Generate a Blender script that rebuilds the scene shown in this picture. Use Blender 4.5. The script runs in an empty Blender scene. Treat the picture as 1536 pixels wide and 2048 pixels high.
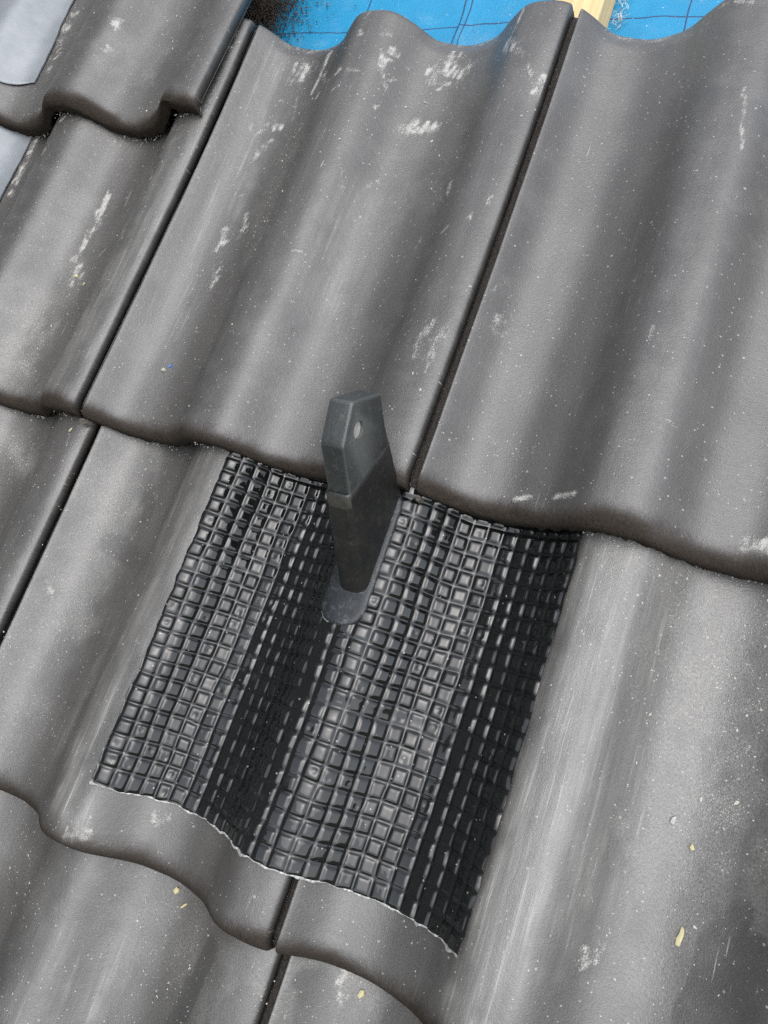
import bpy, bmesh, math, random
import numpy as np
from mathutils import Matrix, Vector

random.seed(7)
RNG = np.random.default_rng(7)
scene = bpy.context.scene
COL = scene.collection

# ------------------------------------------------------------------ camera, sky, sun, exposure
PITCH = math.radians(40.0)                       # roof pitch; roof frame: u across, v up the slope, z off the roof (metres)
ROOF = Matrix.Translation((0, 0, 6.0)) @ Matrix.Rotation(PITCH, 4, 'X')

CAM_POS = Vector((0.495481, -0.107163, 0.497912))            # in the roof frame
CAM_X = Vector((0.88564383, 0.30522968, -0.34995693))
CAM_Y = -Vector((0.21373734, -0.93699439, -0.27632928))
CAM_Z = -Vector((-0.41225157, 0.16993046, -0.89508228))
cam = bpy.data.objects.new('camera', bpy.data.cameras.new('camera'))
COL.objects.link(cam)
m = Matrix.Identity(4)
for i in range(3):
    m[i][0], m[i][1], m[i][2], m[i][3] = CAM_X[i], CAM_Y[i], CAM_Z[i], CAM_POS[i]
cam.matrix_world = ROOF @ m
cam.data.sensor_fit = 'VERTICAL'
cam.data.sensor_height = 36.0
cam.data.sensor_width = 27.0
cam.data.lens = 36.0 * 1579.37 / 2048
cam.data.clip_start = 0.01
cam.data.clip_end = 2000.0
scene.camera = cam

SUN_EL, SUN_AZ = math.radians(58), math.radians(140)           # azimuth from +Y (up the slope) towards +X (right)
world = bpy.data.worlds.new('World')
scene.world = world
world.use_nodes = True
wn, wl = world.node_tree.nodes, world.node_tree.links
sky = wn.new('ShaderNodeTexSky')
sky.sky_type = 'NISHITA'
sky.sun_disc = False
sky.sun_elevation = SUN_EL
sky.sun_rotation = SUN_AZ
sky.air_density = 1.0
sky.dust_density = 2.0
sky.ozone_density = 1.0
hs = wn.new('ShaderNodeHueSaturation')
hs.inputs['Saturation'].default_value = 0.3
wl.new(sky.outputs[0], hs.inputs['Color'])
wl.new(hs.outputs[0], wn['Background'].inputs['Color'])
wn['Background'].inputs['Strength'].default_value = 0.15

sd = bpy.data.lights.new('sun', 'SUN')
sd.energy = 0.5
sd.angle = math.radians(60)
sd.color = (1.0, 0.98, 0.96)
sun = bpy.data.objects.new('sun', sd)
COL.objects.link(sun)
to_sun = Vector((math.sin(SUN_AZ) * math.cos(SUN_EL), math.cos(SUN_AZ) * math.cos(SUN_EL), math.sin(SUN_EL)))
sun.rotation_euler = to_sun.to_track_quat('Z', 'Y').to_euler()
sun.location = (0, 0, 12)

scene.view_settings.view_transform = 'Standard'
scene.view_settings.look = 'None'
scene.view_settings.gamma = 1.0
scene.view_settings.exposure = 1.55
scene.view_settings.use_curve_mapping = False
scene.cycles.use_denoising = False                # keep the fine grain of the concrete

# ------------------------------------------------------------------ numeric helpers (millimetres in the roof frame)
FOUR = [9.72278484, -15.94457224, -0.25974612, -1.87862789, 0.83885822, 0.0464197, 0.66766032, -0.43684779]
TS, G, LEN = 23.9, 292.66, 404.8           # step at the nose, gauge, tile length

def prof(u):
    u = np.asarray(u, float)
    r = 0 * u
    for k in range(4):
        a = 2 * np.pi * (k + 1) * u / 150
        r = r + FOUR[2 * k] * np.cos(a) + FOUR[2 * k + 1] * np.sin(a)
    return r

def base(v):                               # height of a tile's plane along its own length
    v = np.asarray(v, float)
    lin = TS * (1 - v / G)
    k = 6.0
    return np.where(lin > -40, np.log1p(np.exp(np.clip((lin + 1.5) / k, -30, 30))) * k - 1.5 - 0.0, 0) * 1.0

OFF = {(1, 0): -4.6, (1, 1): -3.1, (1, -1): -4.6, (2, 0): 1.6, (2, 1): 1.4, (2, -1): 1.6,
       (3, 1): 4.6, (3, 0): 3.4, (3, -1): 2.5, (0, -1): -9.0, (0, -2): -9.0, (1, -2): -5.0}

def surf(u, v, c):                         # top of course c at roof coordinates u, v
    return prof(np.asarray(u) - 1.0 * OFF.get((c, int(np.floor(np.mean(u) / 300.0))), 0)) + base(np.asarray(v) - (1 - c) * G)

def _hash(ix, iy, s):
    h = (ix.astype(np.int64) * 374761393 + iy.astype(np.int64) * 668265263 + s * 982451653) & 0x7fffffff
    h = ((h ^ (h >> 13)) * 1274126177) & 0x7fffffff
    return ((h ^ (h >> 16)) & 0xffff) / 65535.0

def vnoise(x, y, s=0):
    x = np.asarray(x, float); y = np.asarray(y, float)
    x, y = np.broadcast_arrays(x, y)
    ix, iy = np.floor(x), np.floor(y)
    fx, fy = x - ix, y - iy
    fx = fx * fx * (3 - 2 * fx); fy = fy * fy * (3 - 2 * fy)
    a = _hash(ix, iy, s); b = _hash(ix + 1, iy, s); c = _hash(ix, iy + 1, s); d = _hash(ix + 1, iy + 1, s)
    return (a * (1 - fx) + b * fx) * (1 - fy) + (c * (1 - fx) + d * fx) * fy

def fbm(x, y, s=0, o=3):
    r, a, t = 0, 1.0, 0
    for k in range(o):
        r = r + a * vnoise(np.asarray(x) * 2 ** k, np.asarray(y) * 2 ** k, s + 17 * k); t += a; a *= 0.5
    return r / t

def sstep(a, b, x):
    t = np.clip((np.asarray(x, float) - a) / (b - a), 0, 1)
    return t * t * (3 - 2 * t)

def grid_mesh(name, X, closed_i=False):
    """X: (n, m, 3) millimetres -> mesh in metres"""
    n, m_ = X.shape[:2]
    idx = np.arange(n * m_).reshape(n, m_)
    if closed_i:
        idx = np.vstack([idx, idx[:1]])
    q = np.stack([idx[:-1, :-1], idx[:-1, 1:], idx[1:, 1:], idx[1:, :-1]], -1).reshape(-1, 4)
    me = bpy.data.meshes.new(name)
    me.from_pydata((X.reshape(-1, 3) / 1000).tolist(), [], q.tolist())
    me.polygons.foreach_set('use_smooth', np.ones(len(me.polygons), bool))
    me.update()
    return me

def add_attr(me, name, arr, kind):
    a = me.attributes.new(name, kind, 'POINT')
    a.data.foreach_set('vector' if kind == 'FLOAT_VECTOR' else 'color' if kind == 'FLOAT_COLOR' else 'value',
                       np.ascontiguousarray(arr, dtype=np.float32).ravel())

def put(name, me, mat, parent=None, loc=(0, 0, 0), label=None, cat=None, group=None, kind=None):
    """loc in mm, roof frame"""
    o = bpy.data.objects.new(name, me)
    COL.objects.link(o)
    if me is not None and mat is not None and len(me.materials) == 0:
        me.materials.append(mat)
    L = Matrix.Translation(Vector(loc) / 1000)
    if parent is None:
        o.matrix_world = ROOF @ L
    else:
        o.parent = parent
        o.matrix_local = L
    if label: o['label'] = label
    if cat: o['category'] = cat
    if group: o['group'] = group
    if kind: o['kind'] = kind
    return o

# ------------------------------------------------------------------ materials
class NT:
    def __init__(self, name):
        self.m = bpy.data.materials.new(name); self.m.use_nodes = True
        self.n, self.l = self.m.node_tree.nodes, self.m.node_tree.links
        self.b = self.n['Principled BSDF']
    def new(self, t, **kw):
        x = self.n.new(t)
        for k, v in kw.items():
            if hasattr(x, k): setattr(x, k, v)
        return x
    def set(self, sock, v):
        if hasattr(v, 'is_output') or isinstance(v, bpy.types.NodeSocket): self.l.new(v, sock)
        else: sock.default_value = v
    def math(self, op, a, b=0.0, c=0.0, clamp=False):
        x = self.n.new('ShaderNodeMath'); x.operation = op; x.use_clamp = clamp
        self.set(x.inputs[0], a); self.set(x.inputs[1], b); self.set(x.inputs[2], c)
        return x.outputs[0]
    def ss(self, v, lo, hi):
        x = self.n.new('ShaderNodeMapRange'); x.interpolation_type = 'SMOOTHSTEP'
        self.set(x.inputs['Value'], v); self.set(x.inputs['From Min'], lo); self.set(x.inputs['From Max'], hi)
        return x.outputs['Result']
    def rng(self, v, a, b, lo=0.0, hi=1.0):
        x = self.n.new('ShaderNodeMapRange')
        self.set(x.inputs['Value'], v); x.inputs['From Min'].default_value = lo; x.inputs['From Max'].default_value = hi
        self.set(x.inputs['To Min'], a); self.set(x.inputs['To Max'], b)
        return x.outputs['Result']
    def mix(self, f, a, b):
        x = self.n.new('ShaderNodeMix'); x.data_type = 'RGBA'
        self.set(x.inputs[0], f); self.set(x.inputs[6], a); self.set(x.inputs[7], b)
        return x.outputs[2]
    def coords(self, attr=None):
        if attr:
            x = self.n.new('ShaderNodeAttribute'); x.attribute_name = attr
            return x.outputs['Vector']
        return self.n.new('ShaderNodeTexCoord').outputs['Object']
    def noise(self, vec, scale, detail=2.0, rough=0.5, stretch=None, dist=0.0):
        if stretch:
            mp = self.n.new('ShaderNodeMapping'); mp.inputs['Scale'].default_value = stretch
            self.l.new(vec, mp.inputs[0]); vec = mp.outputs[0]
        x = self.n.new('ShaderNodeTexNoise')
        self.l.new(vec, x.inputs['Vector']); x.inputs['Scale'].default_value = scale
        x.inputs['Detail'].default_value = detail; x.inputs['Roughness'].default_value = rough
        x.inputs['Distortion'].default_value = dist
        return x.outputs[0]
    def voro(self, vec, scale):
        x = self.n.new('ShaderNodeTexVoronoi'); self.l.new(vec, x.inputs['Vector']); x.inputs['Scale'].default_value = scale
        return x.outputs['Distance'], x.outputs['Color']
    def bump(self, h, dist, strength=1.0, prev=None):
        x = self.n.new('ShaderNodeBump'); self.set(x.inputs['Height'], h)
        x.inputs['Distance'].default_value = dist; self.set(x.inputs['Strength'], strength)
        if prev is not None: self.l.new(prev, x.inputs['Normal'])
        return x.outputs[0]

def c4(r, g, b): return (r, g, b, 1.0)

def mat_tile():
    T = NT('coated_concrete')
    rc = T.coords('rc')
    w = T.n.new('ShaderNodeAttribute'); w.attribute_name = 'wear'
    sp = T.n.new('ShaderNodeSeparateColor'); T.l.new(w.outputs['Color'], sp.inputs[0])
    D, S, Gr, RAW = sp.outputs[0], sp.outputs[1], sp.outputs[2], w.outputs['Alpha']
    fine = T.noise(rc, 1100, 3, 0.6)
    mid = T.noise(rc, 45, 4, 0.6)
    big = T.noise(rc, 9, 3)
    brk = T.noise(rc, 260, 5, 0.65)
    strk = T.noise(rc, 1.0, 4, 0.6, stretch=(380, 12, 380))
    strk2 = T.noise(rc, 1.0, 3, 0.6, stretch=(150, 7, 150))
    coat = T.mix(T.ss(mid, 0.3, 0.7), c4(0.0375, 0.0358, 0.0340), c4(0.0475, 0.0455, 0.0434))
    coat = T.mix(T.ss(fine, 0.35, 0.65), T.mix(0.30, coat, c4(0.018, 0.017, 0.016)), T.mix(0.06, coat, c4(0.20, 0.195, 0.185)))
    coat = T.mix(T.ss(big, 0.45, 0.7), coat, c4(0.046, 0.0435, 0.041))
    # dust scuffs (R), brushed streaks (G), grit (B)
    brk2 = T.noise(rc, 1.0, 5, 0.7, stretch=(620, 70, 620))
    pw_ = T.math('ADD', T.math('MULTIPLY', brk, 0.45), T.math('ADD', T.math('MULTIPLY', brk2, 0.35), T.math('MULTIPLY', fine, 0.6)))
    dthr = T.rng(D, 0.92, 0.42)
    dm = T.ss(pw_, dthr, T.math('ADD', dthr, 0.36))
    dm = T.math('MULTIPLY', dm, T.math('MULTIPLY', T.ss(D, 0.02, 0.5), 0.9))
    sm = T.math('MULTIPLY', S, T.math('MULTIPLY', T.ss(strk, 0.42, 0.72), T.rng(strk2, 0.25, 1.0, 0.35, 0.65)), clamp=True)
    sm = T.math('MAXIMUM', T.math('MULTIPLY', sm, 0.85), T.math('MULTIPLY', S, T.rng(strk2, 0.08, 0.40, 0.3, 0.7)))
    gthr = T.rng(Gr, 0.80, 0.52)
    gm = T.math('MULTIPLY', T.ss(fine, gthr, T.math('ADD', gthr, 0.12)), 0.95)
    gm = T.math('MULTIPLY', gm, T.ss(Gr, 0.03, 0.35))
    haze = T.math('MULTIPLY', Gr, T.rng(T.noise(rc, 620, 4, 0.7), 0.05, 0.40, 0.3, 0.72))
    film = T.math('MULTIPLY', T.ss(mid, 0.40, 0.75), 0.05)
    vd, vc = T.voro(rc, 170)
    vsep = T.n.new('ShaderNodeSeparateColor'); T.l.new(vc, vsep.inputs[0])
    spk = T.math('LESS_THAN', vd, T.math('MULTIPLY', T.math('POWER', vsep.outputs[0], 5.0), 0.16))
    vd2, vc2 = T.voro(rc, 520)
    vsep2 = T.n.new('ShaderNodeSeparateColor'); T.l.new(vc2, vsep2.inputs[0])
    spk2 = T.math('LESS_THAN', vd2, T.math('MULTIPLY', T.math('POWER', vsep2.outputs[1], T.rng(Gr, 10.0, 2.5)), 0.30))
    scr = T.ss(T.noise(rc, 1.0, 3, 0.6, stretch=(700, 28, 700), dist=0.3), 0.63, 0.74)
    scr = T.math('MULTIPLY', scr, T.math('MULTIPLY', T.ss(T.noise(rc, 22, 4, 0.6), 0.50, 0.66), 0.55))
    tot = T.math('MAXIMUM', dm, scr)
    for k in (sm, gm, haze, film, T.math('MULTIPLY', spk, 0.42), T.math('MULTIPLY', spk2, 0.6)):
        tot = T.math('MAXIMUM', tot, k)
    col = T.mix(T.math('MULTIPLY', tot, 0.85, clamp=True), coat, c4(0.40, 0.395, 0.37))
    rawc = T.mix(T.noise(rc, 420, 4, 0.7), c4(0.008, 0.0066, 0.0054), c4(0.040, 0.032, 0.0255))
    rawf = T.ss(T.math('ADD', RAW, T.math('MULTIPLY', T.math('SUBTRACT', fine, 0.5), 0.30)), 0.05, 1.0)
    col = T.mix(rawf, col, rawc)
    T.set(T.b.inputs['Base Color'], col)
    ro = T.rng(fine, 0.34, 0.45, 0.3, 0.7)
    ro = T.math('MAXIMUM', ro, T.math('MULTIPLY', tot, 0.95))
    ro = T.math('MAXIMUM', ro, T.math('MULTIPLY', rawf, 0.95))
    T.set(T.b.inputs['Roughness'], ro)
    T.set(T.b.inputs['Specular IOR Level'], T.rng(rawf, 0.75, 0.12))
    n1 = T.bump(fine, 0.0006, 0.5)
    n2 = T.bump(T.noise(rc, 300, 4, 0.65), 0.0009, T.rng(rawf, 0.28, 1.7), n1)
    n3 = T.bump(tot, 0.0006, 0.35, n2)
    T.l.new(n3, T.b.inputs['Normal'])
    return T.m

def mat_sheet():
    T = NT('black_embossed_sheet')
    rc = T.coords('rc')
    mott = T.noise(rc, 120, 3)
    dust = T.ss(T.noise(rc, 55, 5, 0.7), 0.55, 0.8)
    vd, vc = T.voro(rc, 300)
    vs = T.n.new('ShaderNodeSeparateColor'); T.l.new(vc, vs.inputs[0])
    spk = T.math('LESS_THAN', vd, T.math('MULTIPLY', T.math('POWER', vs.outputs[0], 8.0), 0.2))
    col = T.mix(mott, c4(0.003, 0.0036, 0.0036), c4(0.005, 0.0057, 0.0057))
    col = T.mix(T.math('MULTIPLY', dust, 0.06), col, c4(0.25, 0.24, 0.22))
    col = T.mix(T.math('MULTIPLY', spk, 0.5), col, c4(0.35, 0.35, 0.32))
    T.set(T.b.inputs['Base Color'], col)
    T.set(T.b.inputs['Roughness'], T.rng(dust, 0.05, 0.15))
    T.b.inputs['Specular IOR Level'].default_value = 0.5
    T.l.new(T.bump(T.noise(rc, 220, 2), 0.0004, 0.16), T.b.inputs['Normal'])
    return T.m

def mat_simple(name, a, b, scale, rough, bump=0.0, bscale=400, metal=0.0, spec=0.5, dust=0.0, attr=None, dcol=(0.4, 0.39, 0.36)):
    T = NT(name)
    v = T.coords(attr)
    col = T.mix(T.ss(T.noise(v, scale, 5, 0.65), 0.3, 0.7), c4(*a), c4(*b))
    r = rough
    if dust:
        dm = T.math('MULTIPLY', T.ss(T.noise(v, scale * 2.3, 6, 0.75), 0.5, 0.78), dust)
        col = T.mix(dm, col, c4(*dcol))
        r = T.rng(dm, rough, 0.9)
    T.set(T.b.inputs['Base Color'], col)
    T.set(T.b.inputs['Roughness'], r)
    T.b.inputs['Metallic'].default_value = metal
    T.b.inputs['Specular IOR Level'].default_value = spec
    if bump:
        T.l.new(T.bump(T.noise(v, bscale, 4, 0.6), bump, 0.6), T.b.inputs['Normal'])
    return T.m

def mat_wood(name, a, b, rough=0.75):
    T = NT(name)
    v = T.coords()
    g = T.noise(v, 1.0, 4, 0.6, stretch=(260, 9, 260), dist=0.4)
    f = T.noise(v, 1.0, 3, 0.6, stretch=(1500, 60, 1500))
    col = T.mix(T.ss(g, 0.35, 0.68), c4(*a), c4(*b))
    col = T.mix(T.math('MULTIPLY', T.ss(f, 0.6, 0.8), 0.35), col, c4(a[0] * 0.6, a[1] * 0.55, a[2] * 0.45))
    T.set(T.b.inputs['Base Color'], col); T.b.inputs['Roughness'].default_value = rough
    T.l.new(T.bump(f, 0.0004, 0.5), T.b.inputs['Normal'])
    return T.m

def mat_underlay():
    T = NT('blue_underlay')
    rc = T.coords('rc')
    sp = T.n.new('ShaderNodeSeparateXYZ'); T.l.new(rc, sp.inputs[0])
    wob = T.math('MULTIPLY', T.math('SUBTRACT', T.noise(rc, 12, 2), 0.5), 0.012)
    U = T.math('ADD', sp.outputs[0], wob); V = T.math('ADD', sp.outputs[1], wob)
    line = None
    def ln(coord, pos, half=0.0007):
        return T.math('LESS_THAN', T.math('ABSOLUTE', T.math('SUBTRACT', coord, pos)), half)
    for k in (ln(U, 0.0495), ln(U, 0.1545), ln(U, 0.1625), ln(U, -0.045), ln(U, 0.3615), ln(U, 0.256),
              ln(V, 0.4635), ln(V, 0.568), ln(V, 0.672)):
        line = k if line is None else T.math('MAXIMUM', line, k)
    dusty = T.math('MULTIPLY', T.ss(T.noise(rc, 30, 6, 0.7), 0.5, 0.85), 0.45)
    col = T.mix(T.noise(rc, 25, 3), c4(0.0, 0.155, 0.31), c4(0.002, 0.20, 0.37))
    col = T.mix(line, col, c4(0.004, 0.035, 0.10))
    vd, vc = T.voro(rc, 230)
    vs = T.n.new('ShaderNodeSeparateColor'); T.l.new(vc, vs.inputs[0])
    spk = T.math('LESS_THAN', vd, T.math('MULTIPLY', T.math('POWER', vs.outputs[0], 5.0), 0.18))
    col = T.mix(T.math('MAXIMUM', T.math('MULTIPLY', dusty, 0.5), T.math('MULTIPLY', spk, 0.8)), col, c4(0.28, 0.36, 0.40))
    T.set(T.b.inputs['Base Color'], col); T.b.inputs['Roughness'].default_value = 0.6
    wv = T.n.new('ShaderNodeTexWave'); wv.inputs['Scale'].default_value = 330; T.l.new(rc, wv.inputs[0])
    wv2 = T.n.new('ShaderNodeTexWave'); wv2.bands_direction = 'Y'; wv2.inputs['Scale'].default_value = 330; T.l.new(rc, wv2.inputs[0])
    T.l.new(T.bump(T.math('ADD', wv.outputs[1], wv2.outputs[1]), 0.0002, 0.5), T.b.inputs['Normal'])
    return T.m

M_TILE = mat_tile()
M_SHEET = mat_sheet()
M_UNDER = mat_underlay()
M_DECK = mat_wood('deck_boards', (0.32, 0.22, 0.12), (0.42, 0.30, 0.17))
M_PINE = mat_wood('pine', (0.42, 0.31, 0.15), (0.52, 0.41, 0.22))
M_LEAD = mat_simple('dull_lead', (0.135, 0.15, 0.165), (0.185, 0.20, 0.215), 18, 0.42, 0.0005, 90, metal=0.2, dust=0.12, attr='rc', dcol=(0.27, 0.277, 0.283))
M_ARM = mat_simple('black_plastic_arm', (0.007, 0.0088, 0.0094), (0.015, 0.0176, 0.018), 70, 0.42, 0.0005, 700, dust=0.6, dcol=(0.06, 0.064, 0.06))
def worn_edges(mat, lo, hi, colr, amt):
    nt = mat.node_tree; b = nt.nodes['Principled BSDF']
    src = b.inputs['Base Color'].links[0].from_socket
    g = nt.nodes.new('ShaderNodeNewGeometry')
    mr = nt.nodes.new('ShaderNodeMapRange'); mr.interpolation_type = 'SMOOTHSTEP'
    nt.links.new(g.outputs['Pointiness'], mr.inputs['Value'])
    mr.inputs['From Min'].default_value = lo; mr.inputs['From Max'].default_value = hi; mr.inputs['To Max'].default_value = amt
    mx = nt.nodes.new('ShaderNodeMix'); mx.data_type = 'RGBA'
    nt.links.new(mr.outputs[0], mx.inputs[0]); nt.links.new(src, mx.inputs[6]); mx.inputs[7].default_value = c4(*colr)
    nt.links.new(mx.outputs[2], b.inputs['Base Color'])
worn_edges(M_ARM, 0.51, 0.58, (0.10, 0.105, 0.10), 0.75)
M_BOOT = mat_simple('rubber_boot', (0.006, 0.0065, 0.0068), (0.013, 0.0127, 0.0115), 60, 0.36, 0.0004, 700, dust=0.5, dcol=(0.04, 0.035, 0.026))
M_FLANGE = mat_simple('grey_flange', (0.010, 0.012, 0.014), (0.020, 0.023, 0.026), 90, 0.42, 0.0004, 800, spec=0.35, dust=0.5, attr='rc', dcol=(0.16, 0.165, 0.165))
M_MUD = mat_simple('dried_mud', (0.010, 0.010, 0.009), (0.04, 0.037, 0.029), 110, 0.8)
M_STEEL = mat_simple('dusty_steel', (0.24, 0.23, 0.215), (0.34, 0.33, 0.31), 200, 0.6)
M_FOIL = mat_simple('white_cut_foil', (0.10, 0.10, 0.10), (0.42, 0.42, 0.40), 400, 0.55, attr='rc')
M_CRUMB = mat_simple('pale_crumbs', (0.22, 0.215, 0.185), (0.42, 0.41, 0.36), 900, 0.9)
M_CHIP = mat_wood('wood_chip', (0.30, 0.27, 0.14), (0.44, 0.41, 0.25), 0.85)
M_GREYCHIP = mat_simple('grey_crumb', (0.22, 0.22, 0.21), (0.35, 0.35, 0.34), 500, 0.9)
M_MORTAR = mat_simple('brown_mortar', (0.03, 0.026, 0.022), (0.11, 0.10, 0.088), 600, 0.95, 0.001, 500)
M_BLUE = mat_simple('blue_crumb', (0.02, 0.12, 0.5), (0.03, 0.16, 0.6), 500, 0.6)
M_SHADE_GRIT = mat_simple('shade_grit', (0.008, 0.006, 0.005), (0.09, 0.068, 0.045), 500, 0.95)  # brown grit, darkened to carry the shade beside the tile edge
M_FIBRE = mat_simple('wood_wool', (0.25, 0.22, 0.17), (0.55, 0.52, 0.46), 900, 0.9)
M_GROUND = mat_simple('ground_grass', (0.04, 0.06, 0.025), (0.09, 0.09, 0.05), 0.4, 0.95)

# ------------------------------------------------------------------ setting: ground, roof deck, underlay, batten
gm_ = bpy.data.meshes.new('ground')
gm_.from_pydata([(-600, -600, 0), (600, -600, 0), (600, 600, 0), (-600, 600, 0)], [], [(0, 1, 2, 3)])
gm_.materials.append(M_GROUND)
ground = bpy.data.objects.new('ground', gm_); COL.objects.link(ground)
ground['kind'] = 'structure'

def box_mesh(name, lo, hi, bev=0.0, seg=2):
    bm = bmesh.new()
    bmesh.ops.create_cube(bm, size=1)
    for v in bm.verts:
        v.co = Vector([(lo[i] + hi[i]) / 2000 + v.co[i] * (hi[i] - lo[i]) / 1000 for i in range(3)])
    if bev:
        bmesh.ops.bevel(bm, geom=bm.edges[:], offset=bev / 1000, segments=seg, profile=0.6, affect='EDGES')
    me = bpy.data.meshes.new(name); bm.to_mesh(me); bm.free()
    return me

roof = put('roof', box_mesh('roof', (-1000, -1150, -96), (1200, 900, -66)), M_DECK, kind='structure')

def drape(name, us, vs, zf):
    U, V = np.meshgrid(us, vs)
    X = np.stack([U, V, zf(U, V)], -1)
    me = grid_mesh(name, X)
    add_attr(me, 'rc', X.reshape(-1, 3) / 1000, 'FLOAT_VECTOR')
    return me

put('underlay', drape('underlay', np.linspace(-900, 1100, 220), np.linspace(250, 860, 90),
    lambda u, v: -62.5 + 4.5 * (fbm(u / 55, v / 35, 3) - 0.5) + 1.5 * (fbm(u / 14, v / 25, 4) - 0.5)), M_UNDER, roof)
put('underlay_lap', drape('underlay_lap', np.linspace(158, 470, 90), np.linspace(260, 855, 80),
    lambda u, v: -60.6 + 4.5 * (fbm(u / 55, v / 35, 3) - 0.5) + 1.5 * (fbm(u / 14, v / 25, 4) - 0.5) + 1.2 * sstep(172, 158, u)), M_UNDER, roof)
put('counter_batten', box_mesh('counter_batten', (256, 120, -59.5), (298, 850, -30), 1.2), M_PINE, roof)

# ------------------------------------------------------------------ roof tiles
# wear strokes: course, u0, v0, u1, v1, half width (mm), strength, channel (d dust scuff, s brushed streak, g grit)
WEAR = [(1,35,365,51,377,9,0.8,'d'),(1,178,363,203,375,11,0.9,'d'),(1,174,306,196,315,5,1,'d'),(1,68,391,66,346,2.2,1,'d'),(1,66,346,68,288,2,0.6,'d'),(1,139,365,151,334,1.5,0.9,'d'),(1,148,368,142,351,3,0.8,'d'),(1,117,342,127,341,2,0.8,'d'),(1,252,409,248,361,2,0.8,'d'),(1,241,374,268,351,3,0.8,'d'),(1,275,343,280,331,1.5,0.9,'d'),(1,288,332,289,320,5,1,'d'),(1,16,302,40,314,4,0.9,'d'),(1,40,296,29,273,2.5,0.8,'d'),(1,-123,222,-119,194,4,1,'d'),(1,-121,185,-120,157,4,1,'d'),(1,-123,164,-110,128,5,0.8,'d'),(1,32,195,45,136,4,0.7,'d'),(1,46,220,50,194,3,0.7,'d'),(1,-3,248,13,234,8,0.4,'d'),(1,277,110,269,89,14,0.6,'d'),(1,431,321,438,274,1.5,0.8,'d'),(1,399,399,420,392,2,0.8,'d'),(1,25,403,55,404,9,0.7,'d'),(1,186,407,203,411,11,0.7,'d'),(1,-75,471,-15,368,4,0.6,'d'),(1,-18,327,-13,282,5,0.5,'d'),(1,-69,321,-24,259,3,0.6,'d'),(1,-138,285,-139,272,3,0.6,'d'),(1,332,38,359,17,2,0.5,'d'),(1,356,15,366,18,2,1,'d'),(1,384,19,398,20,1.5,1,'d'),(1,497,15,509,17,3,0.9,'d'),(1,290,135,306,167,2,0.5,'d'),(1,311,137,310,129,4,0.7,'d'),(1,153,85,158,152,3,0.3,'d'),(1,4,385,19,73,14,0.35,'s'),(1,-13,260,-38,14,16,0.5,'s'),(1,157,227,163,137,20,0.4,'s'),(1,16,380,33,222,10,0.5,'s'),(1,-131,51,-128,106,20,0.9,'g'),(1,-126,27,-124,65,20,0.9,'g'),(1,-141,210,-111,112,16,0.6,'g'),(1,-18,315,-7,245,12,0.6,'g'),(1,127,97,143,79,12,0.4,'g'),(1,196,348,214,235,30,0.4,'g'),(1,46,348,86,178,20,0.4,'g'),(1,287,354,272,324,20,0.4,'g'),
(2,135,-4,116,-227,11,0.55,'s'),(2,115,-12,76,-247,10,0.4,'s'),(2,113,-231,135,-278,9,0.9,'s'),(2,456,-5,442,-203,26,0.55,'s'),(2,421,-4,420,-273,16,0.85,'s'),(2,444,-1,434,-247,14,0.7,'s'),(2,460,-19,503,-101,40,0.8,'g'),(2,502,-57,510,-154,45,0.9,'g'),(2,433,-4,435,-66,18,0.8,'g'),(2,504,-26,520,-81,35,0.8,'g'),(2,516,-179,500,-224,30,0.6,'g'),(2,20,-39,31,-162,22,0.8,'g'),(2,31,-16,32,-97,20,0.8,'g'),(2,5,-152,18,-228,18,0.6,'g'),(2,-120,-27,-77,-49,14,0.9,'g'),(2,31,-224,29,-263,18,0.6,'g'),(2,134,-288,148,-280,4,0.9,'d'),(2,181,-260,180,-265,3,0.8,'d'),(2,468,-225,467,-230,5,0.8,'d'),
(3,334,-305,333,-327,6,0.9,'d'),(3,342,-300,352,-308,14,0.9,'g'),(3,305,-323,309,-305,25,0.8,'g'),(3,323,-316,323,-333,22,0.6,'g'),(3,53,-332,110,-341,20,0.5,'g'),(3,189,-331,249,-332,35,0.7,'g'),(3,148,-375,144,-403,20,0.4,'g'),(3,144,-350,140,-402,10,0.4,'s'),(3,177,-345,167,-399,12,0.5,'s'),(3,261,-328,256,-354,14,0.4,'s'),
(0,-154,384,-157,344,10,0.6,'g'),(0,-129,421,-122,353,14,0.6,'g'),(0,-164,396,-158,389,3,0.9,'d'),(0,-160,363,-154,363,3,0.8,'d'),(0,-273,439,-265,365,5,0.7,'d'),(1,-261,317,-258,223,4,0.9,'d'),(1,-117,319,-92,323,2,0.8,'d'),
(2,535,-174,533,-235,5,1.0,'c'),(2,545,-190,545,-240,9,0.95,'c'),(2,526,-190,521,-236,6,0.9,'c'),(2,533,-205,530,-240,10,0.9,'c'),(2,55,-45,62,-60,7,0.7,'c'),(2,40,-90,70,-96,9,0.7,'c'),(3,250,-318,240,-370,9,0.7,'c'),(3,322,-310,326,-330,11,0.9,'c'),(3,290,-330,270,-380,12,0.7,'c')]

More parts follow.
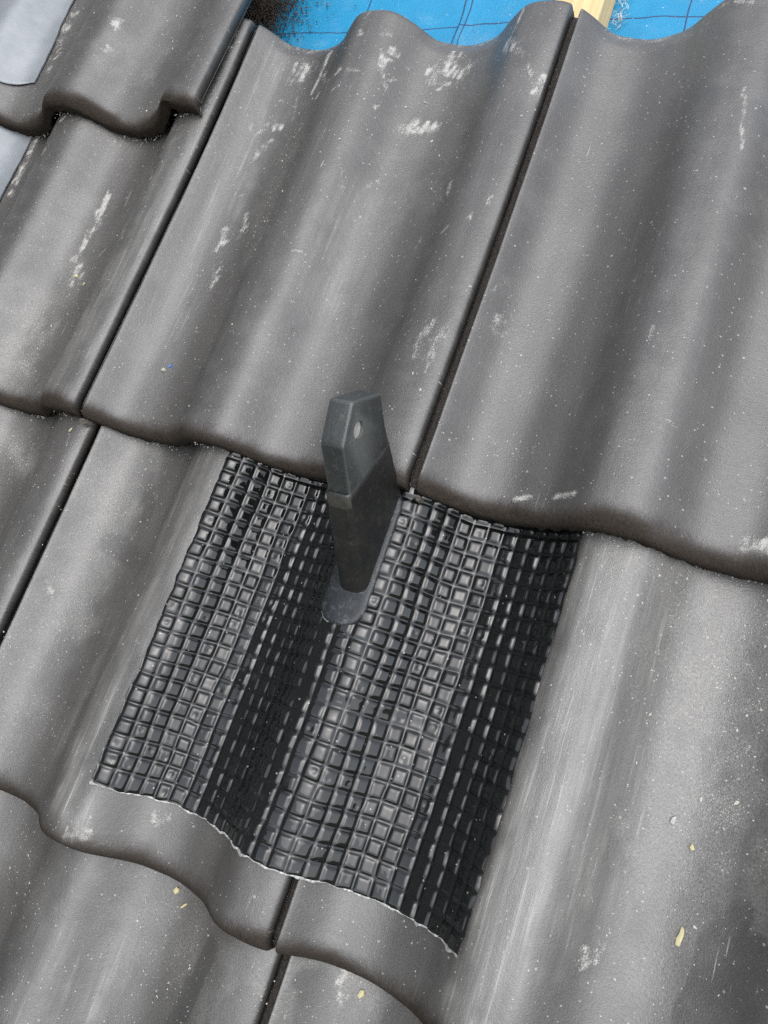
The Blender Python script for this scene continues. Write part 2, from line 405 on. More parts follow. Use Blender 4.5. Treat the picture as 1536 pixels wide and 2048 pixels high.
_rs = np.random.default_rng(5)
_w = []
for s in WEAR:
    if s[7] == 'd' and s[5] >= 2.5:
        n = int(4 + s[5] * 0.9 + math.hypot(s[3] - s[1], s[4] - s[2]) / 5)
        for _ in range(n):
            t = _rs.random(); L = _rs.uniform(3, 5 + 1.1 * s[5])
            a = s[1] + (s[3] - s[1]) * t + _rs.normal(0, s[5] * 0.55); b = s[2] + (s[4] - s[2]) * t + _rs.normal(0, s[5] * 0.45)
            d_ = _rs.normal(0.12, 0.25)
            _w.append((s[0], a, b, a + L * math.sin(d_), b + L * math.cos(d_), _rs.uniform(1.3, 2.9), min(1.25, s[6] * _rs.uniform(0.6, 1.2)), 'd'))
        _w.append(s[:5] + (s[5] * 1.3, s[6] * 0.7, 'd'))
    else:
        _w.append(s)
WEAR = _w

def seg_dist(u, v, a):
    u0, v0, u1, v1 = a
    du, dv = u1 - u0, v1 - v0
    L = du * du + dv * dv + 1e-9
    t = np.clip(((u - u0) * du + (v - v0) * dv) / L, 0, 1)
    return np.hypot(u - u0 - t * du, v - v0 - t * dv)

def tile_mesh(course, col, step_u=2.0, step_v=2.5):
    off = OFF.get((course, col), RNG.uniform(-2, 4))
    u_org, v_org = col * 300 + off, (1 - course) * G
    # columns across: (u, extra drop, underside thickness)
    cols = [(-24, 12.5, 14.5), (-24, 10.8, 14.5), (-0.6, 10.6, 14.5), (-0.1, 9.6, 14.5), (0.0, 1.6, 16), (0.7, 0.4, 14)]
    cols += [(x, 0.0, 14.0) for x in np.arange(2.0, 291.0, step_u)]
    cols += [(293.4, 0.0, 9), (294.5, 0.3, 9), (295.1, 1.2, 9), (295.2, 8.6, 9), (293.6, 9.4, 9)]
    cols = [(c[0], c[1], min(c[2], 9.5) if c[0] > 258 else c[2]) for c in cols]
    cu = np.array([c[0] for c in cols]); cd = np.array([c[1] for c in cols]); ct = np.array([c[2] for c in cols])
    # path along: underside, nose face, rounded nose, top, head
    path = [(380, 'u'), (200, 'u'), (60, 'u'), (16, 'u'), (6, 'u')]
    path += [(2.2, 18.0), (0.9, 17.0), (0.5, 15.0), (0.2, 12.0), (0.0, 8.5)]
    for a in np.linspace(8, 90, 11):
        path.append((11 - 11 * math.cos(math.radians(a)), 8.0 * (1 - math.sin(math.radians(a)))))
    path += [(x, 0.0) for x in np.arange(13.0, LEN - 3, step_v)]
    path += [(LEN - 1.6, 0.3), (LEN - 0.4, 1.3), (LEN, 3.0), (LEN - 0.4, 11), (LEN - 4, 'u')]
    n, k = len(path), len(cols)
    X = np.zeros((n, k, 3)); W = np.zeros((n, k, 4)); RC = np.zeros((n, k, 3))
    P = prof(cu)
    for i, (v, dr) in enumerate(path):
        bz = float(base(v))
        X[i, :, 0] = cu
        X[i, :, 1] = v
        if dr == 'u':
            X[i, :, 2] = bz + P - np.maximum(ct, cd + 1.0)
        else:
            X[i, :, 2] = bz + P - np.maximum(cd, 0) - np.where(cd > 2, np.minimum(dr, 8), dr)
        RC[i, :, 0] = cu + u_org; RC[i, :, 1] = v + v_org; RC[i, :, 2] = -0.6 * (dr if dr != 'u' else 30)
    seed = (course + 3) * 31 + (col + 5) * 7
    ug, vg = X[:, :, 0] + u_org, X[:, :, 1] + v_org
    drv = np.array([p[1] if p[1] != 'u' else 30.0 for p in path])[:, None]
    vloc = np.array([p[0] for p in path])[:, None]
    # crumbly nose: jagged lower rim, pitted face
    nose = (vloc < 15) & (drv < 25)
    jag = (fbm(ug / 4.0, 0 * ug, seed) - 0.5) * 8.0 + (fbm(ug / 22.0, 0 * ug, seed + 5) - 0.5) * 3.5
    face = sstep(6, 17, drv) * nose
    X[:, :, 2] += face * jag * np.where(drv > 14, 1.0, 0.45)
    X[:, :, 1] += face * (fbm(ug / 3.0, drv / 3.0 + 0 * ug, seed + 9) - 0.5) * 3.6
    X[:, :, 2] += nose * (fbm(ug / 5.0, vg / 5.0, seed + 2) - 0.5) * 0.9
    # broad casting unevenness
    X[:, :, 2] += (fbm(ug / 45.0, vg / 60.0, seed + 3) - 0.5) * 1.3 * (cd[None, :] < 2)
    # worn hollow at the head of the troughs
    X[:, :, 2] -= 4.5 * sstep(LEN - 16, LEN - 1, vloc) * sstep(2, -12, P)[None, :] * (drv < 5) * (cd[None, :] < 1)
    if (course, col) == (0, -1):               # broken corner at the nose
        hit = np.exp(-(((cu - 262) / 9.0) ** 2))[None, :] * sstep(1, 8, drv) * nose
        X[:, :, 2] += hit * 5 * (0.6 + 0.8 * vnoise(ug / 2.5, drv + 0 * ug, 4)); X[:, :, 1] += hit * 3
    # wear
    for s in WEAR:
        if s[0] != course or max(s[1], s[3]) < u_org - 30 - 4 * s[5] or min(s[1], s[3]) > u_org + 300 + 4 * s[5]: continue
        wob = (fbm(ug / 9, vg / 14, 77) - 0.5) * s[5] * 2.2
        dd = seg_dist(ug + wob, vg, s[1:5])
        if s[7] == 'c': continue
        if s[7] == 'd': f = s[6] * (0.8 * np.exp(-(dd / (s[5] * 1.3)) ** 2) + 0.25 * np.exp(-(dd / (s[5] * 2.6 + 3)) ** 2)) * (0.55 + 0.8 * fbm(ug / 5, vg / 7, 43)); ch = 0
        elif s[7] == 's': f = s[6] * np.exp(-(dd / (s[5] * 1.2)) ** 2); ch = 1
        else: f = s[6] * np.exp(-(dd / (s[5] * 1.15)) ** 2) * (0.55 + 0.7 * fbm(ug / 12, vg / 12, 41)); ch = 2
        W[:, :, ch] = np.maximum(W[:, :, ch], f)
    rs = np.random.default_rng(seed)
    for _ in range(44):                         # small random scuffs
        a = rs.uniform([5, 20], [290, 395]); ang = rs.normal(math.pi / 2, 0.7); L = rs.uniform(3, 16)
        dd = seg_dist(X[:, :, 0], X[:, :, 1], (a[0], a[1], a[0] + L * math.cos(ang), a[1] + L * math.sin(ang)))
        W[:, :, 0] = np.maximum(W[:, :, 0], rs.uniform(0.35, 0.75) * np.exp(-(dd / rs.uniform(1.2, 2.6)) ** 2))
    if (course, col) in ((1, 0), (1, -1), (2, 0)):
        for _ in range(46):                     # chalky handling marks, thickest towards the head
            a = np.array([rs.uniform(8, 285), LEN - abs(rs.normal(0, 130)) - 6]); ang = rs.normal(1.35, 0.55); L = rs.exponential(9) + 2
            dd = seg_dist(X[:, :, 0] + (fbm(ug / 5, vg / 5, 90) - 0.5) * 5, X[:, :, 1], (a[0], a[1], a[0] + L * math.cos(ang), a[1] + L * math.sin(ang)))
            wd_ = rs.uniform(1.2, 3.4)
            W[:, :, 0] = np.maximum(W[:, :, 0], rs.uniform(0.4, 0.9) * (0.75 * np.exp(-(dd / wd_) ** 2) + 0.3 * np.exp(-(dd / (wd_ * 4)) ** 2)))
    trough = sstep(4, -14, P)[None, :]
    W[:, :, 2] = np.maximum(W[:, :, 2], 0.42 * trough * fbm(ug / 25, vg / 50, 51))
    W[:, :, 1] = np.maximum(W[:, :, 1], 0.13 * sstep(0.42, 0.7, fbm(ug / 28, vg / 110, 61)))
    # white rubbed rim at the head
    W[:, :, 0] = np.maximum(W[:, :, 0], sstep(LEN - 13, LEN - 4, vloc) * (0.35 + 0.55 * trough) * (0.3 + fbm(ug / 14, vg / 8, 71)) * 0.75 * (drv < 5))
    # rubbed arris beside the joint
    W[:, :, 0] = np.maximum(W[:, :, 0], ((cu > -0.05) & (cu < 2.1))[None, :] * 0.5 * fbm(ug / 30, vg / 12, 81) * (drv < 2))
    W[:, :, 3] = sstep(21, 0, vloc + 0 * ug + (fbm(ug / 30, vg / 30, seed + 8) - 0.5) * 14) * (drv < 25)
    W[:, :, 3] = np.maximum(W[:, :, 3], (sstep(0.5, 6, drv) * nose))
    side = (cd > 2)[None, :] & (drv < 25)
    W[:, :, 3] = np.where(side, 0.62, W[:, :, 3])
    for s in WEAR:                              # rubbed clean by hands
        if s[0] == course and s[7] == 'c':
            dd = seg_dist(ug + (fbm(ug / 6, vg / 18, 78) - 0.5) * s[5], vg, s[1:5])
            W[:, :, :3] *= (1 - s[6] * sstep(s[5] * 1.15, s[5] * 0.85, dd))[:, :, None]
    W[:, :, :3] *= (cd < 0.5)[None, :, None]
    me = grid_mesh('roof_tile', X, closed_i=True)
    add_attr(me, 'rc', RC.reshape(-1, 3) / 1000, 'FLOAT_VECTOR')
    add_attr(me, 'wear', W.reshape(-1, 4), 'FLOAT_COLOR')
    return me, (u_org, v_org, 0)

HERO = [(0, -1), (1, -1), (1, 0), (1, 1), (2, -1), (2, 0), (2, 1), (3, 0), (3, 1)]
EDGE = [(0, -2), (1, -2), (1, 2), (2, -2), (2, 2), (3, -1), (3, 2), (4, -1), (4, 0), (4, 1), (4, 2)]
for c, k in HERO + EDGE:
    hi = (c, k) in HERO
    me, loc = tile_mesh(c, k, 2.0 if hi else 5.0, 2.5 if hi else 9.0)
    put('roof_tile', me, M_TILE, roof, loc)

# ------------------------------------------------------------------ embossed black flashing sheet on the second course
SU0, SU1, SV0, SV1 = 139.0, 408.0, -247.5, 30.0
uu = np.linspace(SU0, SU1, 3000)
zz = prof(uu - 1.5)
arc = np.concatenate([[0], np.cumsum(np.hypot(np.diff(uu), np.diff(zz)))])
NC, NR = 28, 25                                  # cells across and along
NS = 11                                          # samples per cell
ncol, nrow = NC * NS, NR * NS
s = np.linspace(0, arc[-1], ncol + 1)
su = np.interp(s, arc, uu)
vrow = np.linspace(SV0, SV1, nrow + 1)
V2g = np.meshgrid(su, vrow)[1]
CU, CV = np.meshgrid(np.linspace(0, NC, ncol + 1), np.linspace(0, NR, nrow + 1))
wob_u = (fbm(CU / 5, CV / 5, 5) - 0.5) * 0.45
wob_v = (fbm(CU / 5, CV / 5, 6) - 0.5) * 0.45
gu, gv = CU + wob_u + 0.001, CV + wob_v + 0.001
iu, iv = np.floor(gu), np.floor(gv)
fu, fv = np.abs(gu - iu - 0.5) * 2, np.abs(gv - iv - 0.5) * 2
rnd = _hash(iu, iv, 3); rnd2 = _hash(iu, iv, 4); rnd3 = _hash(iu, iv, 8)
gw = sstep(-60, -190, V2g)                       # pads fuller towards the lower edge
ex = 6.0 + 0.5 * gw
fu_, fv_ = np.clip(fu / (0.87 + 0.07 * gw), 0, 1), np.clip(fv / (0.87 + 0.07 * gw), 0, 1)
pad = (1 - fu_ ** ex) * (1 - fv_ ** ex)
dome = 1.0
dent = np.where(rnd2 > 0.86, 0.45 * np.exp(-((gu - iu - 0.35 - 0.3 * rnd) ** 2 + (gv - iv - 0.35 - 0.3 * rnd3) ** 2) / 0.03), 0)
cr_line = 9.2 + 1.3 * (fbm(CU / 7, 0 * CU, 44) - 0.5) + 0.06 * (CU - 14)
crease = np.exp(-((CV - cr_line) / 0.55) ** 2) * sstep(8, 12, CU) * sstep(27, 20, CU)
crease = np.maximum(crease, 0.8 * np.exp(-((CU - 1.15) / 0.16) ** 2) * sstep(14, 9, CV))      # fold one pad in from the left edge
crease = np.maximum(crease, 0.9 * np.exp(-((CU - 12.9 - 0.05 * CV) / 0.2) ** 2) * sstep(9.5, 7.5, CV))
tilt = ((gu - iu - 0.5) * (rnd - 0.5) + (gv - iv - 0.5) * (rnd3 - 0.5)) * 0.55
hgt = pad * (1.85 * (0.65 + 0.5 * rnd + 0.25 * (rnd3 - 0.5))) * (1 - 0.5 * crease) * (dome - dent + tilt)
U2, V2 = np.meshgrid(su, vrow)
zb = prof(U2 - 1.5) + base(V2 + G)
nu = np.gradient(prof(su - 1.5), su)
nrm = np.stack([-nu, 0 * nu, np.ones_like(nu)], -1); nrm /= np.linalg.norm(nrm, axis=1)[:, None]
lift = 1.8 - 0.6 * crease + 1.3 * (fbm(U2 / 30, V2 / 30, 12) - 0.5) + 0.35 * (fbm(U2 / 10, V2 / 10, 13) - 0.5)
tuck = sstep(0, 12, V2)                          # squeezed flat under the tile above
hgt = hgt * (1 - 0.6 * tuck); lift = lift * (1 - 0.2 * tuck)
X = np.stack([U2, V2, zb], -1) + nrm[None, :, :] * (lift + hgt)[:, :, None]
# ragged cut edges
eb = np.exp(-((V2 - SV0) / 6.0) ** 2)
X[:, :, 1] += eb * ((fbm(U2 / 25, 0 * U2, 31) - 0.5) * 5 + (vnoise(U2 / 5, 0 * U2, 32) - 0.5) * 1.2)
el = np.exp(-((U2 - SU0) / 5.0) ** 2); er = np.exp(-((U2 - SU1) / 5.0) ** 2)
X[:, :, 0] += el * (fbm(V2 / 9, 0 * V2, 33) - 0.5) * 2.5 + er * (fbm(V2 / 20, 0 * V2, 34) - 0.5) * 2.0
# lower right corner curls up
cc = np.exp(-(((U2 - SU1) / 9) ** 2 + ((V2 - SV0) / 14) ** 2))
X[:, :, 2] += cc * 4.0
EDGE_LINE = X[0].copy()
sheet_me = grid_mesh('flashing_sheet', X)
add_attr(sheet_me, 'rc', np.stack([U2, V2, zb], -1).reshape(-1, 3) / 1000, 'FLOAT_VECTOR')
sheet = put('flashing_sheet', sheet_me, M_SHEET,
            label='glossy black flashing sheet embossed with small square pads, moulded over the tiles', cat='flashing')
# pale cut edge of the sheet along its lower side
nE = len(EDGE_LINE)
thick = 0.25 + 1.2 * np.clip(fbm(np.arange(nE) / 14.0, np.zeros(nE), 91) - 0.38, 0, 1) * 2
outw = 0.1 + 2.2 * np.clip(fbm(np.arange(nE) / 9.0, np.zeros(nE), 92) - 0.42, 0, 1) * 2
zs = prof(EDGE_LINE[:, 0] - 1.5) + base(EDGE_LINE[:, 1] + G)
rows = []
for dv, dz in ((0.5, 0.25), (0.0, 0.3), (-1.0, 0.1)):
    r = EDGE_LINE.copy()
    r[:, 1] += dv * (outw if dv < 0 else 1)
    r[:, 2] += dz
    rows.append(r)
low = rows[-1].copy(); low[:, 2] = np.minimum(low[:, 2] - thick, low[:, 2]); low[:, 2] = np.maximum(low[:, 2], zs + 0.2); rows.append(low)
Xe = np.stack(rows)
em = grid_mesh('cut_edge', Xe)
add_attr(em, 'rc', Xe.reshape(-1, 3) / 1000, 'FLOAT_VECTOR')
put('cut_edge', em, M_FOIL, sheet, label='ragged white cut edge along the bottom of the sheet')

# ------------------------------------------------------------------ roof bracket through the sheet
UL, UR = 265.0, 285.5
def prism(name, pts, u0, u1, bev, seg=4, front=None):
    """pts: (v, z) outline in mm, extruded across u; front: bevel for the two long front edges"""
    bm = bmesh.new()
    a = [bm.verts.new((u0 / 1000, p[0] / 1000, p[1] / 1000)) for p in pts]
    b = [bm.verts.new((u1 / 1000, p[0] / 1000, p[1] / 1000)) for p in pts]
    bm.faces.new(a); bm.faces.new(b[::-1])
    n = len(pts)
    fe = []
    for i in range(n):
        bm.faces.new((a[i], b[i], b[(i + 1) % n], a[(i + 1) % n]))
    bmesh.ops.recalc_face_normals(bm, faces=bm.faces)
    if front is not None:
        bm.edges.ensure_lookup_table()
        es = [e for e in bm.edges if any(({e.verts[0], e.verts[1]} == {L[i], L[(i + 1) % n]}) for L in (a, b) for i in front[0])]
        bmesh.ops.bevel(bm, geom=es, offset=front[1] / 1000, segments=6, profile=0.5, affect='EDGES', clamp_overlap=True)
        es = [e for e in bm.edges if len(e.link_faces) == 2 and e.calc_face_angle() > 0.5]
    else:
        es = bm.edges[:]
    if bev:
        bmesh.ops.bevel(bm, geom=es, offset=bev / 1000, segments=seg, profile=0.55, affect='EDGES', clamp_overlap=True)
    me = bpy.data.meshes.new(name); bm.to_mesh(me); bm.free()
    return me

def smooth_by_angle(me, ang=0.6):
    me.polygons.foreach_set('use_smooth', np.ones(len(me.polygons), bool))
    bm = bmesh.new(); bm.from_mesh(me)
    for e in bm.edges:
        if len(e.link_faces) == 2 and e.calc_face_angle() > ang: e.smooth = False
    bm.to_mesh(me); bm.free()

bracket = put('roof_bracket', None, None, loc=(275, -45, 22),
              label='upright black plastic roof bracket with a hole, rising through the embossed flashing sheet', cat='bracket')
BO = (-275, 45, -22)
def child(name, me, mat, label=None):
    me.transform(Matrix.Translation(Vector(BO) / 1000))
    return put(name, me, mat, bracket, (0, 0, 0), label=label)

arm_pts = [(-70, 30), (-4.6, 116), (21.4, 122.5), (40.2, 94), (27, 75), (19.5, 60), (-6, 22), (-40, 18)]
arm_me = prism('arm', arm_pts, 267.2, 283.4, 2.4, 4)
tmp = bpy.data.objects.new('arm_tmp', arm_me); COL.objects.link(tmp)
bm = bmesh.new()
bmesh.ops.create_cone(bm, cap_ends=True, segments=48, radius1=0.0056, radius2=0.0056, depth=0.06,
                      matrix=Matrix.Translation((0.275, 0.0108, 0.1062)) @ Matrix.Rotation(math.pi / 2, 4, 'Y'))
cm = bpy.data.meshes.new('cut'); bm.to_mesh(cm); bm.free()
cut = bpy.data.objects.new('cut', cm); COL.objects.link(cut)
md = tmp.modifiers.new('b', 'BOOLEAN'); md.object = cut; md.operation = 'DIFFERENCE'; md.solver = 'EXACT'
dg = bpy.context.evaluated_depsgraph_get()
arm_final = bpy.data.meshes.new_from_object(tmp.evaluated_get(dg))
arm_final.name = 'arm'
bpy.data.objects.remove(tmp); bpy.data.objects.remove(cut)
smooth_by_angle(arm_final, 0.45)
arm_final.materials.clear()
child('arm', arm_final, M_ARM)

# rubber sleeve: rounded-front sections lofted from the base plate up to its slanting rim
def section(front, back, u0, u1, rf, rb, n=7):
    f, b_ = np.array(front, float), np.array(back, float)
    L = np.hypot(*(b_ - f)); ax = (b_ - f) / L
    pts = []
    for (cu_, cl, r, a0) in ((u0 + rf, rf, rf, 180), (u1 - rf, rf, rf, 270), (u1 - rb, L - rb, rb, 0), (u0 + rb, L - rb, rb, 90)):
        for a in np.linspace(a0, a0 + 90, n):
            pu, pl = cu_ + r * math.cos(math.radians(a)), cl + r * math.sin(math.radians(a))
            pts.append((pu, f[0] + ax[0] * pl, f[1] + ax[1] * pl))
    return pts
F0, F1 = np.array([-89.0, 14.0]), np.array([-26.8, 91.0])
B0, B1 = np.array([-8.0, 14.0]), np.array([20.6, 61.8])
secs = []
for t in np.linspace(0, 1, 22):
    e = 0.0
    fr, bk = F0 + (F1 - F0) * t, B0 + (B1 - B0) * t
    fr = fr + np.array([-1.0, 0.6]) * (1.0 * math.exp(-t / 0.06) + e)
    secs.append(section(fr, bk, UL - 1.2 + 2.9 * t, UR + 1.0 - 2.6 * t, 9.5 - 6.0 * t, 3.0))
top_in = section(F1 + (B1 - F1) * 0.03 + np.array([0, 0.5]), B1 - (B1 - F1) * 0.03 + np.array([0, 0.5]), 267.6, 283.0, 3.0, 2.5)
secs.append(top_in)
Xb = np.array(secs); Xb = np.concatenate([Xb, Xb[:, :1]], axis=1)
boot_me = grid_mesh('boot', Xb)
child('boot', boot_me, M_BOOT, 'darker sleeve around the lower half of the bracket')
# pale band of dried mud on the sleeve's upper rim, and the steel core seen in the hole
band = []
for t, o in ((0.905, 0.0), (0.915, 0.35), (0.985, 0.35), (0.995, 0.0)):
    fr, bk = F0 + (F1 - F0) * t, B0 + (B1 - B0) * t
    sec = section(fr + np.array([-1.0, 0.6]) * (o * 0.6 + 0.02), bk, UL - 1.25 + 2.9 * t - o, UR + 1.05 - 2.6 * t + o, 9.5 - 6.0 * t, 3.0)
    band.append(sec[2:12])
band_me = grid_mesh('mud_band', np.array(band))
child('mud_band', band_me, M_MUD, 'pale dried mud band across the front of the bracket')
bm = bmesh.new()
bmesh.ops.create_cone(bm, cap_ends=True, segments=40, radius1=0.0058, radius2=0.0058, depth=0.012,
                      matrix=Matrix.Translation(((283.4 - 1.9 - 6) / 1000, 0.0108, 0.1062)) @ Matrix.Rotation(math.pi / 2, 4, 'Y'))
core_me = bpy.data.meshes.new('steel_core'); bm.to_mesh(core_me); bm.free()
child('steel_core', core_me, M_STEEL, 'light steel core visible inside the round hole')

def rounded_rect(n, u0, u1, v0, v1, r):
    pts = []
    for cx, cy, a0 in ((u1 - r, v1 - r, 0), (u0 + r, v1 - r, 90), (u0 + r, v0 + r, 180), (u1 - r, v0 + r, 270)):
        for a in np.linspace(a0, a0 + 90, n):
            pts.append((cx + r * math.cos(math.radians(a)), cy + r * math.sin(math.radians(a))))
    return np.array(pts)
rim = rounded_rect(14, 253.5, 289.5, -98, 1.0, 15)
# straight sides need extra points so that the plate follows the tile
dens = []
for i in range(len(rim)):
    a, b = rim[i], rim[(i + 1) % len(rim)]
    kk = max(1, int(np.hypot(*(b - a)) / 3))
    for j in range(kk): dens.append(a + (b - a) * j / kk)
rim = np.array(dens)
ctr = np.array([271.5, -48.0])
rings = []
for sc_, h in ((0.02, 5.0), (0.25, 5.0), (0.5, 5.0), (0.7, 5.0), (0.82, 5.0), (0.90, 4.9), (0.955, 4.7), (0.985, 4.1), (1.0, 3.0), (1.004, 1.6), (1.0, 0.4)):
    q = ctr + (rim - ctr) * sc_
    z = prof(q[:, 0] - 1.5) * (0.55 + 0.45 * sc_) + 18 * (0.45 - 0.45 * sc_) + base(q[:, 1] + G) + h
    rings.append(np.column_stack([q, z]))
Xf = np.stack(rings); Xf = np.concatenate([Xf, Xf[:, :1]], axis=1)
fm = grid_mesh('flange', Xf)
add_attr(fm, 'rc', Xf.reshape(-1, 3) / 1000, 'FLOAT_VECTOR')
child('flange', fm, M_FLANGE, 'grey oval base plate under the bracket')
# ragged white sealant line round the left and front of the base plate
sel = [i for i in range(len(rim)) if rim[i, 0] < 268 and rim[i, 1] < -40]
ln = rim[sel]; ln = ln[np.argsort(np.arctan2(ln[:, 1] - ctr[1], ln[:, 0] - 300))]
fine_t = np.linspace(0, len(ln) - 1, 120)
ln = np.column_stack([np.interp(fine_t, np.arange(len(ln)), ln[:, k]) for k in (0, 1)])
tn = np.gradient(ln, axis=0); tn /= np.linalg.norm(tn, axis=1)[:, None]; nn = np.column_stack([-tn[:, 1], tn[:, 0]])
nn *= np.sign(((ln - ctr) * nn).sum(1))[:, None]
wd = 0.25 + 1.5 * np.clip(fbm(fine_t / 3.0, 0 * fine_t, 93) - 0.4, 0, 1)
rw = []
for o_, h in ((-0.4, 3.2), (0.0, 3.4), (1.0, 2.9), (1.0, 0.8)):
    q = ln + nn * (o_ * wd if o_ > 0 else o_)[:, None] if o_ > 0 else ln + nn * o_
    rw.append(np.column_stack([q, prof(q[:, 0] - 1.5) + base(q[:, 1] + G) + h]))
Xs_ = np.stack(rw); sm_ = grid_mesh('sealant_edge', Xs_)
add_attr(sm_, 'rc', Xs_.reshape(-1, 3) / 1000, 'FLOAT_VECTOR')
child('sealant_edge', sm_, M_FOIL, 'thin white sealant line round the base plate')

# ------------------------------------------------------------------ lead sheets at the left
def lead(name, course, us, vs, label, z_add, edge_r, edge_b):
    U, V = np.meshgrid(us, vs)
    um = us.max(); vm = vs.min()
    U = U + np.exp(-((U - um) / 14) ** 2) * edge_r(V)
    V = V + np.exp(-((V - vm) / 14) ** 2) * edge_b(U)
    off = -9.0 if course == 0 else -4.8
    Z = prof(U - off) + base(V - (1 - course) * G) + z_add
    soft = sum(prof(U - off + k) for k in (-14, -7, 0, 7, 14)) / 5 + base(V - (1 - course) * G) + z_add
    Z = np.maximum(Z, soft * 0.5 + Z * 0.5) + 1.6 * (fbm(U / 40, V / 40, 21 + course) - 0.4) + 0.5 * (fbm(U / 8, V / 8, 22) - 0.3)
    top = np.stack([U, V, Z], -1)
    bot = top.copy(); bot[:, :, 2] -= 1.0
    # closed slab: top rows then bottom rows reversed
    X = np.concatenate([top, bot[::-1]], 0)
    me = grid_mesh(name, X, closed_i=True)
    add_attr(me, 'rc', X.reshape(-1, 3) / 1000, 'FLOAT_VECTOR')
    # side faces
    return put('lead_sheet', me, M_LEAD, label=label, cat='lead flashing', group='lead sheets dressed over the tiles at the left')

lead('lead_sheet', 0, np.linspace(-560, -270, 110), np.linspace(334, 690, 120),
     'upper grey lead sheet lying on the topmost tile in the left corner', 2.0,
     lambda v: (fbm(v / 40, 0 * v, 9) - 0.5) * 4 - 8 * sstep(340, 460, v), lambda u: 12 * sstep(-300, -268, u) + (vnoise(u / 12, 0 * u, 3) - .5) * 2.5)
lead('lead_sheet', 1, np.linspace(-560, -263, 110), np.linspace(90, 360, 110),
     'lower grey lead sheet emerging from under the topmost tile at the left edge', 1.8,
     lambda v: (fbm(v / 60, 0 * v, 10) - 0.5) * 4, lambda u: 0 * u)

# ------------------------------------------------------------------ dark boarded wall that the lead is dressed against, just left of the picture
M_WALL = mat_simple('grey_stained_boards', (0.14, 0.14, 0.14), (0.20, 0.198, 0.193), 20, 0.85, 0.001, 120)
wall = put('dormer_wall', box_mesh('dormer_wall', (-520, -1100, -60), (-446, 900, 1300)), M_WALL,
           label='grey boarded dormer wall rising left of the lead sheets', cat='wall')
board_me = box_mesh('board', (-446, -1100, 0), (-432, 900, 142), 3)
for i in range(9):
    put('board', board_me, M_WALL, wall, (0, 0, 4 + i * 146))

# ------------------------------------------------------------------ debris
def crumb_mesh(name, items):
    """items: (u, v, z, size, stretch, angle) -> one mesh of irregular low-poly crumbs"""
    base_v = np.array([(1, 0, 0), (-1, 0, 0), (0, 1, 0), (0, -1, 0), (0, 0, 1), (0, 0, -0.6)], float)
    fc = [(0, 2, 4), (2, 1, 4), (1, 3, 4), (3, 0, 4), (2, 0, 5), (1, 2, 5), (3, 1, 5), (0, 3, 5)]
    V, Fc = [], []
    for (u, v, z, s_, st, an) in items:
        p = base_v * RNG.uniform(0.6, 1.3, (6, 1)) * np.array([s_ * st, s_, s_ * 0.55])
        c_, s2 = math.cos(an), math.sin(an)
        q = np.column_stack([p[:, 0] * c_ - p[:, 1] * s2 + u, p[:, 0] * s2 + p[:, 1] * c_ + v, p[:, 2] + z])
        k = len(V)
        V.extend((q / 1000).tolist()); Fc.extend([(a + k, b + k, c + k) for a, b, c in fc])
    me = bpy.data.meshes.new(name); me.from_pydata(V, [], Fc); me.update()
    return me

def course_at(u, v):
    if v > 0: return 1
    if v > -G: return 2
    return 3
crumbs = []
def crumb(u, v, c, s_):
    if c == 2 and SU0 - 2 < u < SU1 + 2 and v > SV0 - 2: return
    if c == 0 and v < G + 14 or c == 1 and v < 14 or c == 2 and v < -G + 14: return
    z = float(prof(u - OFF.get((c, int(math.floor(u / 300))), 0)) + base(v - (1 - c) * G))
    crumbs.append((u, v, z + s_ * 0.25, s_, random.uniform(1, 2.2), random.uniform(0, 3.14)))
for s in WEAR:
    if s[7] != 'g': continue
    n = int(0.7 * s[6] * (math.hypot(s[3] - s[1], s[4] - s[2]) + s[5]) * s[5] / 22)
    for _ in range(n):
        t = random.random()
        crumb(s[1] + (s[3] - s[1]) * t + random.gauss(0, s[5] * 0.7), s[2] + (s[4] - s[2]) * t + random.gauss(0, s[5] * 0.7), s[0],
              min(1.3, 0.2 + random.expovariate(6)))
for _ in range(900):
    u, v = random.uniform(-330, 590), random.uniform(-430, 400)
    c = course_at(u, v)
    if c == 1 and v > G - 5 and u < -5: continue
    crumb(u, v, c, min(1.0, 0.16 + random.expovariate(8)))
for _ in range(60):
    u, v = random.uniform(-260, -20), random.uniform(G + 15, 450)
    crumb(u, v, 0, min(1.2, 0.25 + random.expovariate(5)))
for (c, n, u0, u1) in ((1, 420, -300, 600), (2, 300, -120, 420), (0, 130, -300, -12)):
    for _ in range(n):
        u = random.uniform(u0, u1)
        if c == 1 and SU0 < u < SU1 and random.random() < 0.7: continue
        off_ = OFF.get((c, int(math.floor(u / 300))), 0)
        if abs(float(prof(u - off_ + 1) - prof(u - off_ - 1))) > 1.0: continue
        vv = (1 - c) * G + random.gauss(0.2, 1.2)
        zz0 = float(prof(u - off_)) + random.uniform(4.0, 7.5)
        s_ = min(1.3, 0.3 + random.expovariate(5))
        crumbs.append((u, vv, zz0, s_, random.uniform(1, 1.8), random.uniform(0, 3.14)))
put('stone_crumbs', crumb_mesh('stone_crumbs', crumbs), M_CRUMB, label='scattered pale crumbs and sawdust on the tiles', cat='debris', kind='stuff')

